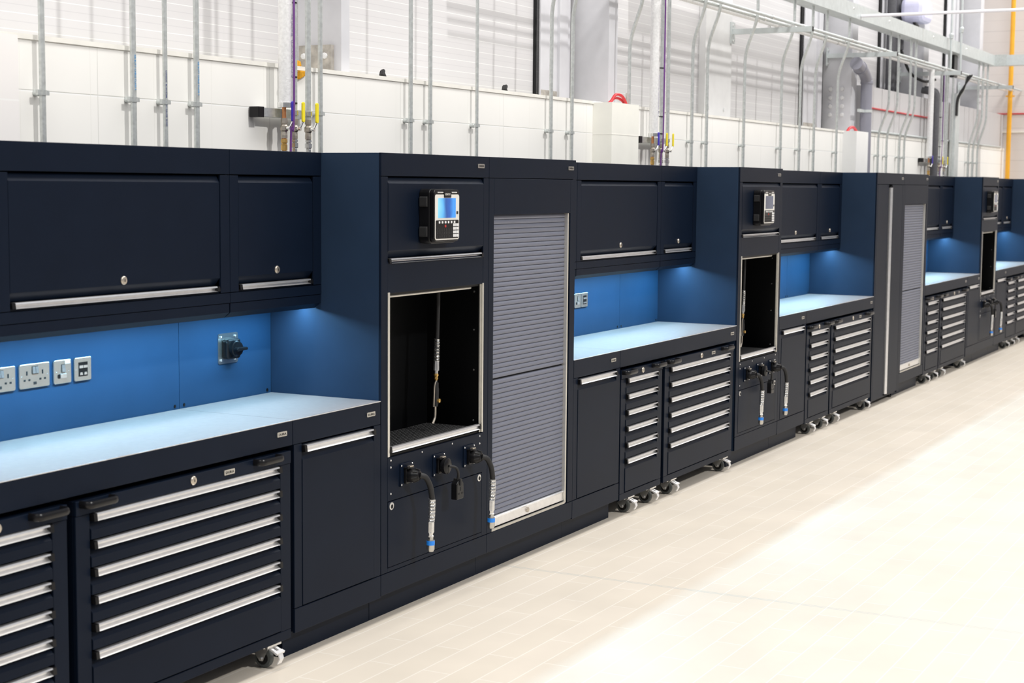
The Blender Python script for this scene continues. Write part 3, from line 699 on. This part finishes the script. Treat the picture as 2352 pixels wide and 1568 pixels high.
text('GB BUTT CABLE CLASS 4', .013, (-.002,-.0131,2.315), PRINT, cs[5.23], 'printed_marking', rot=(PI/2,PI/2,0))
text('CONDUIT  BS EN 61386  HEAVY GAUGE  20 MM', .011, (-.005,-.0105,2.22), PRINTD, cs[5.43], 'printed_marking', rot=(PI/2,PI/2,0))
text('GB BUTT CABLE CLASS 4', .013, (-.002,-.0130,2.315), PRINT, cs[5.638], 'printed_marking', rot=(PI/2,PI/2,0))
conduit(6.579,'s',.0115)
for x, rad in ((7.419,.0115),(7.623,.0115),(8.144,.0098)): conduit(x, 's', rad)
conduit(9.095,'b',.0118,0.001,2.98,3.27); conduit(9.396,'b',.0118,0.001,2.98,3.27)
conduit(10.30,'b',.0118,2.4155,2.86,3.14)
for x in (11.479,11.789,12.63,13.577,14.103,14.531,15.253): conduit(x, 'b', .0125, 0.001, 2.95, 3.22)
for x in (16.76,17.10,17.62,17.84): conduit(x, 'f', .0125, 0.001, 2.44, 2.70)
for x in (21.10,21.36,21.64): conduit(x, 'f', .0135, 0.001, 2.42, 2.74)

# ------------------------------------------------------------------ valve clusters
def lever(p, x, y, z, m):
    """ball valve body with lever; x,y pipe centre, z body top; handle rises at the right"""
    v = M().lathe([(0,.016),(.022,.016),(.024,.013),(.030,.013),(.036,.0185),(.056,.0185),(.062,.014),(.078,.0155),(.092,.0155),(.094,.010)], (x,y,z), (0,0,-1), 8).out('valve_body', NICKEL, p)
    M().lathe([(0,.008),(.022,.007),(.016,.011),(.024,.010)], (x,y-.010,z-.046), (.1,-1,0), 8).out('valve_stem', CHROME, v)
    hx, hy = x+.002, y-.028
    M().tube([(hx,hy,z-.046),(hx+.012,hy-.010,z-.014)], .005, 6).out('lever_arm', CHROME, v)
    M().rrect(hx+.003,z-.016,hx+.023,z+.078,hy-.016,hy-.007,.008,4).out('lever_grip', m, v, bevel=.002)
def cluster(xl, x2, x3, who, zt=4.6, far=False):
    y = .80
    r = thing('insulated_pipe', (xl,y,0), f'foil-lagged vertical pipe with copper tail {who}', 'pipe', 'foil-lagged drop pipes')
    M().tube([(0,0,2.232),(0,0,zt)], .0315, 18).out('lagging', LAG, r, smooth=True)
    text('ROCKWOOL RockLap', .030, (.012,-.0318,2.50), PRINTG, r, 'printed_marking', rot=(PI/2,-PI/2,.2))
    M().tube([(-.012,0,2.03),(-.012,0,2.24)], .010, 12).out('copper_tail', COPPER, r, smooth=True)
    lever(r, -.012, 0, 2.168, BLUEH)
    M().lathe([(0,.015),(.016,.016),(.018,.012),(.024,.012),(.026,.015),(.050,.015),(.054,.009)], (-.012,0,2.072), (0,0,-1), 8).out('brass_union', BRASS, r)
    M().lathe([(0,.015),(.012,.015),(.014,.009),(2.017,.009)], (-.012,0,2.018), (0,0,-1), 8).out('hose_tail', CHROME, r)
    for x, s in ((x2,'left'),(x3,'right')):
        r = thing('steel_pipe', (x,y,0), f'{s} grey steel pipe with yellow valve lever {who}', 'pipe', 'steel drop pipes with yellow valve levers')
        M().tube([(0,0,2.16),(0,0,zt)], .0140, 14).out('tube', GALV, r, smooth=True)
        lever(r, 0, 0, 2.168, YELLOW)
        M().lathe([(0,.010),(.004,.016),(.014,.016),(.016,.010),(.020,.018),(.040,.018),(.044,.012),(.048,.013),(.090,.013)], (0,0,2.076), (0,0,-1), 6).out('union_nut', CHROME, r)
        M().tube([(0,0,2.0),(0,0,0.001)], .012, 12).out('hose_tail', BLACKM, r)
        for z in ((2.70,2.36,2.24) if s == 'left' else ()):
            M().lathe([(-.003,.017),(.003,.017)], (-.004,0,z), (0,0,1), 12).out('cable_tie', BLACK, r)
    q = thing('strut_rail', (xl,y+.035,0), f'short galvanised strut with black end cap carrying the pipes {who}', 'bracket', 'strut rails behind the valve groups')
    M().box(-.12,0,2.172,x3-xl+.06,.035,2.212).out('rail', GALV, q)
    M().box(-.165,-.004,2.168,-.122,.05,2.216).out('end_cap', BLACK, q, bevel=.002)
    M().box(x3-xl+.03,.036,2.175,x3-xl+.05,.0545,2.205).out('wall_fixing', CHROME, q)
    for i, x in enumerate((0, x2-xl, x3-xl)):
        M().lathe([(-.011,.020 if i else .038),(.011,.020 if i else .038)], (x,-.035,2.195 if i else 2.228), (0,0,1), 14).out('pipe_clamp', CHROME, q)
    pc = M().tube(smooth_path([(x2-.062,.757,zt),(x2-.062,.757,2.7),(x2-.063,.757,2.3),(x2-.070,.757,2.12),(x2-.075,.770,1.92),(x2-.075,.770,0.003)], 6), .0055, 10).out('purple_cable', PURPLE, None, smooth=True)
    tag(pc, f'thin purple cable running down beside the lagged pipe {who}', 'cable', 'purple cables beside the lagged pipes')
cluster(6.222,6.292,6.404,'above the nearest wall cabinets')
cluster(10.622,10.762,10.878,'above the second bay')
cluster(18.80,19.30,19.55,'behind the far pipe bundle', 3.22)
for i, (x, rr, zt) in enumerate(((18.98,.038,2.97),(19.10,.028,3.00))):
    P = bend_path([(x,.79+.008*i,.001),(x,.79+.008*i,zt),(x,.95,zt+.03)], .06)
    tag(M().tube(P, rr, 12).out('lagged_pipe', LAGB, None, smooth=True), ['thick','thin'][i]+' black-lagged pipe in the far bundle, bending back at its top', 'pipe', 'black lagged pipes in the far bundle')
for i, (x, y, rr) in enumerate(((19.72,.82,.014),(19.9,.80,.012))):
    tag(M().tube([(x,y,.001),(x,y,3.46)], rr, 12).out('steel_pipe', GALV, None, smooth=True), 'plain grey pipe in the far bundle, '+['left','right']+'' if False else 'plain grey pipe in the far bundle, '+('left of two' if i == 0 else 'right of two'), 'pipe', 'plain pipes in the far bundle')
ps = M().box(20.08,.80,0,20.30,.86,3.02).out('strut_post', GALVW, None); tag(ps, 'tall flat galvanised post right of the far pipe bundle', 'post')
for i in range(4):
    x = 20.05+.03*i; P = smooth_path([(x,.79,2.75),(x,.78,2.95),(x+.02,.72,3.08),(x+.05,.62+.03*i,3.24)], 6)
    tag(M().tube(P, .010, 8).out('black_cable', BLACKM if i < 3 else GALV, None, smooth=True), ['leftmost','second','third','rightmost grey'][i]+' cable curving up from the far post to the bracket', 'cable', 'cables curving up at the far post')

# drain pipe
dp = thing('drain_pipe', (16.30,.86,0), 'thick grey plastic drain pipe with elbow beside the pale grey boxing', 'pipe')
M().tube([(0,0,1.6),(0,0,2.93)], .058, 22).out('straight_pipe', DRAIN, dp, smooth=True)
M().lathe([(0,.060),(.004,.064),(.030,.064),(.034,.060)], (0,0,2.91), (0,0,1), 22).out('collar', DRAIN, dp, smooth=True)
M().tube(smooth_path([(0,0,2.92),(-.02,0,2.96),(-.12,0,3.02),(-.24,0,3.055)], 6), .058, 22).out('elbow', DRAIN, dp, smooth=True)
M().tube([(-.20,0,3.043),(-.40,0,3.092)], .064, 22).tube([(-.24,0,3.053),(-.27,0,3.060)], .070, 22).out('upper_socket', DRAIN, dp, smooth=True)
M().lathe([(-.014,.062),(.014,.062)], (0,0,2.64), (0,0,1), 22).box(-.22,.0,2.625,-.055,.028,2.655).out('pipe_band', GALVW, dp)

# ------------------------------------------------------------------ overhead pipes, brackets and tray
for x, z, l in ((13.30,3.185,'first'),(16.08,3.185,'second'),(18.95,3.185,'third'),(22.05,3.20,'fourth')):
    r = thing('pipe_bracket', (x,0,z), f'galvanised cantilever bracket under the pipe run, {l} from the left', 'bracket', 'cantilever brackets carrying the pipe run')
    M().box(-.02,.50,-.022,.02,1.20,.022).out('arm', GALVW, r)
    M().box(-.021,.499,-.020,.021,.5005,.020).out('open_end', BLACKM, r)
    M().box(-.05,1.20,-.10,.05,1.209,.08).out('wall_plate', GALVW, r)
    for z_ in (-.075,.055): M().lathe([(0,.01),(.008,.009)], (0,1.199,z_), (0,-1,0), 8).out('bolt', CHROME, r)
    for y in (.88,.785,.68): M().box(-.010,y-.012,.022,.010,y+.012,.040).out('pipe_stand', CHROME, r)
for y, rr, m, l, z in ((.88,.020,LAG,'foil-wrapped rear pipe of the overhead run',3.246),(.785,.014,GALV,'middle grey pipe of the overhead run',3.240),(.68,.014,GALVW,'front grey pipe of the overhead run',3.240)):
    r = thing('overhead_pipe', (0,y,z), l, 'pipe', 'parallel pipes running along the brackets')
    M().tube([(8.5,0,0),(23.58,0,0)], rr, 14).out('tube', m, r, smooth=True)
    for x in (12.1,12.9,14.4,15.6,17.2,18.3,20.2,21.4):
        M().lathe([(-.016,rr+.004),(.016,rr+.004)], (x+y,0,0), (1,0,0), 12).out('coupling', CHROME, r)
tr = thing('cable_tray', (0,0,0), 'pale galvanised trunking running along the top right to the end wall', 'trunking')
M().box(11.2,.70,3.465,21.95,.86,3.60).out('long_run', GALVW, tr)
M().box(21.80,-3.0,3.465,21.95,.699,3.60).out('cross_run', GALVW, tr)
M().box(21.795,.55,3.46,21.8,.70,3.605).out('joint_plate', GALV, tr); M().box(17.9,.6985,3.46,17.93,.70,3.605).out('joint_plate', GALV, tr)
for x in (13.6,15.2,16.5,18.4,20.1): M().lathe([(0,.012),(.005,.010)], (x,.70,3.55), (0,-1,0), 8).out('bolt', CHROME, tr)
br = M().tube([(15.45,.695,3.50),(15.45,-3.2,3.50)], .015, 12).out('cross_conduit', WHITEC, None, smooth=True); tag(br, 'bright white conduit crossing from the trunking out of the top right edge', 'conduit')
for i, x in enumerate((19.10,19.66)):
    r = thing('riser_pipe', (x,.68 if i == 0 else .70,0), ['left','right'][i]+' thin riser with a bulging union above the overhead run', 'pipe', 'thin risers above the overhead run')
    M().tube([(0,-.02 if i == 0 else -.03,3.25),(0,-.02 if i == 0 else -.03,5.2)], .013, 12).out('tube', GALVW, r, smooth=True)
    z = 3.58+.12*i; M().lathe([(0,.014),(.012,.024),(.030,.024),(.036,.028),(.056,.028),(.070,.016)], (0,-.02 if i == 0 else -.03,z), (0,0,1), 10).out('union_nut', GALVW, r)
gp = thing('gas_pipe', (23.45,.80,0), 'ochre yellow vertical gas pipe in front of the end wall', 'pipe')
M().tube([(0,0,.001),(0,0,6.0)], .032, 16).out('tube', YPIPE, gp, smooth=True)
M().lathe([(-.012,.036),(.012,.036)], (0,0,3.16), (0,0,1), 16).box(-.01,-.06,3.15,.01,.06,3.17).out('pipe_clamp', YPIPE, gp)
hs = thing('wall_fixture', (18.62,.95,3.86), 'rounded pale lavender fixture above the trunking', 'fixture')
b = M().rrect(-.24,-.13,.24,.13,-.13,.13,.09,6).out('housing', LAV, hs, bevel=.05)
M().box(-.03,.13,-.03,.03,.25,.03).out('mount_arm', BLACK, hs); M().tube([(-.10,.0,-.13),(.06,.0,-.16)], .02, 8).out('lower_bracket', BLACK, hs)
for i, (x, rr) in enumerate(((18.30,.05),(18.47,.05),(18.75,.03))):
    tag(M().tube([(x,1.15,2.75 if i < 2 else 3.45),(x,1.15,6.2)], rr, 12).out('black_riser', LAGB, None, smooth=True), 'black vertical riser behind the trunking, '+['leftmost','middle','rightmost'][i]+' of three', 'pipe', 'black risers behind the trunking')
tag(M().tube(smooth_path([(18.75,1.15,3.45),(18.78,1.05,3.20),(18.95,.93,3.10),(19.5,.925,3.15)], 6), .016, 8).out('black_cable', BLACKM, None, smooth=True), 'thick black cable sagging below the trunking', 'cable')
tag(M().box(19.85,.785,3.20,20.05,.855,3.4645).out('junction_box', BLACK, None, bevel=.01), 'black box hanging under the trunking near the risers', 'box')

# red cable loops, rod, scraps
for i, (x, h) in enumerate(((9.98,.060),(10.02,.040))):
    P = smooth_path([(x-.02,.86+.024*i,2.405),(x+.03,.855+.024*i,2.43),(x+.10,.85+.024*i,2.42+h),(x+.20,.845+.024*i,2.41+h),(x+.27,.84+.024*i,2.405)], 6)
    tag(M().tube(P, .010, 10).out('red_cable', RED, None, smooth=True), ['upper','lower'][i]+' red cable loop at the foot of the wide white column', 'cable', 'red cable loops')
tag(M().tube(smooth_path([(15.64,.86,2.412),(15.74,.86,2.455),(15.86,.855,2.46),(15.98,.85,2.412)], 6), .014, 10).out('red_cable', RED, None, smooth=True), 'red cable loop left of the grey drain pipe', 'cable', 'red cable loops')
rd = M().cyl((10.60,1.0,2.42),(10.60,1.0,2.52), .007, 8).out('threaded_rod', DIRT, None); tag(rd, 'short rusty rod standing on the ledge right of the wide column', 'rod')
s1 = M().prism([(6.37,2.425),(6.50,2.425),(6.49,2.452),(6.40,2.458)], .90, .95, 1).out('foam_scrap', ORANGE, None, bevel=.006); tag(s1, 'orange foam scrap on the ledge left of the lagged pipe', 'scrap')
s2 = M().prism([(6.44,2.36),(6.50,2.385),(6.51,2.402),(6.445,2.402)], .872, .8899, 1).out('foam_scrap', ORANGE, None, bevel=.004); tag(s2, 'orange foam scrap stuck below the ledge beside the purple cable', 'scrap')
for x, l in ((7.25,'near the bolted column'),(8.62,'in the middle of the ledge')):
    kb = M().tube(smooth_path([(x,.92,2.434),(x+.02,.925,2.456),(x+.05,.96,2.428),(x+.07,.965,2.458),(x+.09,.96,2.427)], 5), .010, 8).out('black_scrap', BLACKM, None); tag(kb, 'black scrap of debris '+l, 'scrap')

# ------------------------------------------------------------------ light
w = bpy.data.worlds.new('hall'); SC.world = w; w.use_nodes = True; nt = w.node_tree
bg = nt.nodes['Background']; tc = nt.nodes.new('ShaderNodeTexCoord'); sp = nt.nodes.new('ShaderNodeSeparateXYZ'); nt.links.new(tc.outputs['Generated'], sp.inputs[0])
cr = nt.nodes.new('ShaderNodeValToRGB'); mr = nt.nodes.new('ShaderNodeMapRange'); mr.inputs[1].default_value = -1; mr.inputs[2].default_value = 1
nt.links.new(sp.outputs[2], mr.inputs[0]); nt.links.new(mr.outputs[0], cr.inputs[0])
e = cr.color_ramp.elements; e[0].position = .40; e[0].color = (.55,.52,.48,1); e[1].position = 1; e[1].color = (1.0,.98,.97,1)
k = e.new(.52); k.color = (.24,.25,.29,1); k = e.new(.68); k.color = (.75,.76,.80,1)
nt.links.new(cr.outputs[0], bg.inputs[0]); bg.inputs[1].default_value = 0.65

def light(name, kind, loc, energy, color=(1,1,1), aim=None, **kw):
    l = bpy.data.lights.new(name, kind); l.energy = energy; l.color = color
    for k, v in kw.items(): setattr(l, k, v)
    o = bpy.data.objects.new(name, l); COL.objects.link(o); o.location = loc
    if aim is not None: o.rotation_euler = Vector(aim).to_track_quat('-Z','Y').to_euler()
    return o
light('hall_sun', 'SUN', (0,-8,8), 1.38, (1,.98,.95), aim=(.06,1,-.80), angle=.04)
light('roof_light', 'AREA', (11,-.75,6.2), 720, (1,.98,.95), aim=(0,.0,-1), shape='RECTANGLE', size=26, size_y=1.2)
for x0, x1 in LED_SPANS:
    light('under_cabinet_light', 'AREA', ((x0+x1)/2,.392,1.352), 10.5*(x1-x0), (.36,.73,1.0), aim=(0,-.12,-1), shape='RECTANGLE', size=x1-x0, size_y=.03)

# ------------------------------------------------------------------ camera
cam = bpy.data.cameras.new('camera'); co = bpy.data.objects.new('camera', cam); COL.objects.link(co); SC.camera = co
h, d, yaw, pitch, roll, f = 1.8695, 3.6372, 1.08988817, .0960621777, .00847292437, 3727.17948
fw = Vector((math.sin(yaw)*math.cos(pitch), math.cos(yaw)*math.cos(pitch), -math.sin(pitch)))
rt = Vector((math.cos(yaw), -math.sin(yaw), 0)); up = rt.cross(fw)
r_ = math.cos(roll)*rt+math.sin(roll)*up; u_ = -math.sin(roll)*rt+math.cos(roll)*up
mw = Matrix((r_, u_, -fw)).transposed().to_4x4(); mw.translation = (0,-d,h); co.matrix_world = mw
cam.sensor_width = 36; cam.lens = f/2352*36; cam.clip_start = .1; cam.clip_end = 200
cam.dof.use_dof = True; cam.dof.focus_distance = 8.2; cam.dof.aperture_fstop = 4.5
SC.view_settings.view_transform = 'Standard'; SC.view_settings.look = 'None'; SC.view_settings.exposure = 0
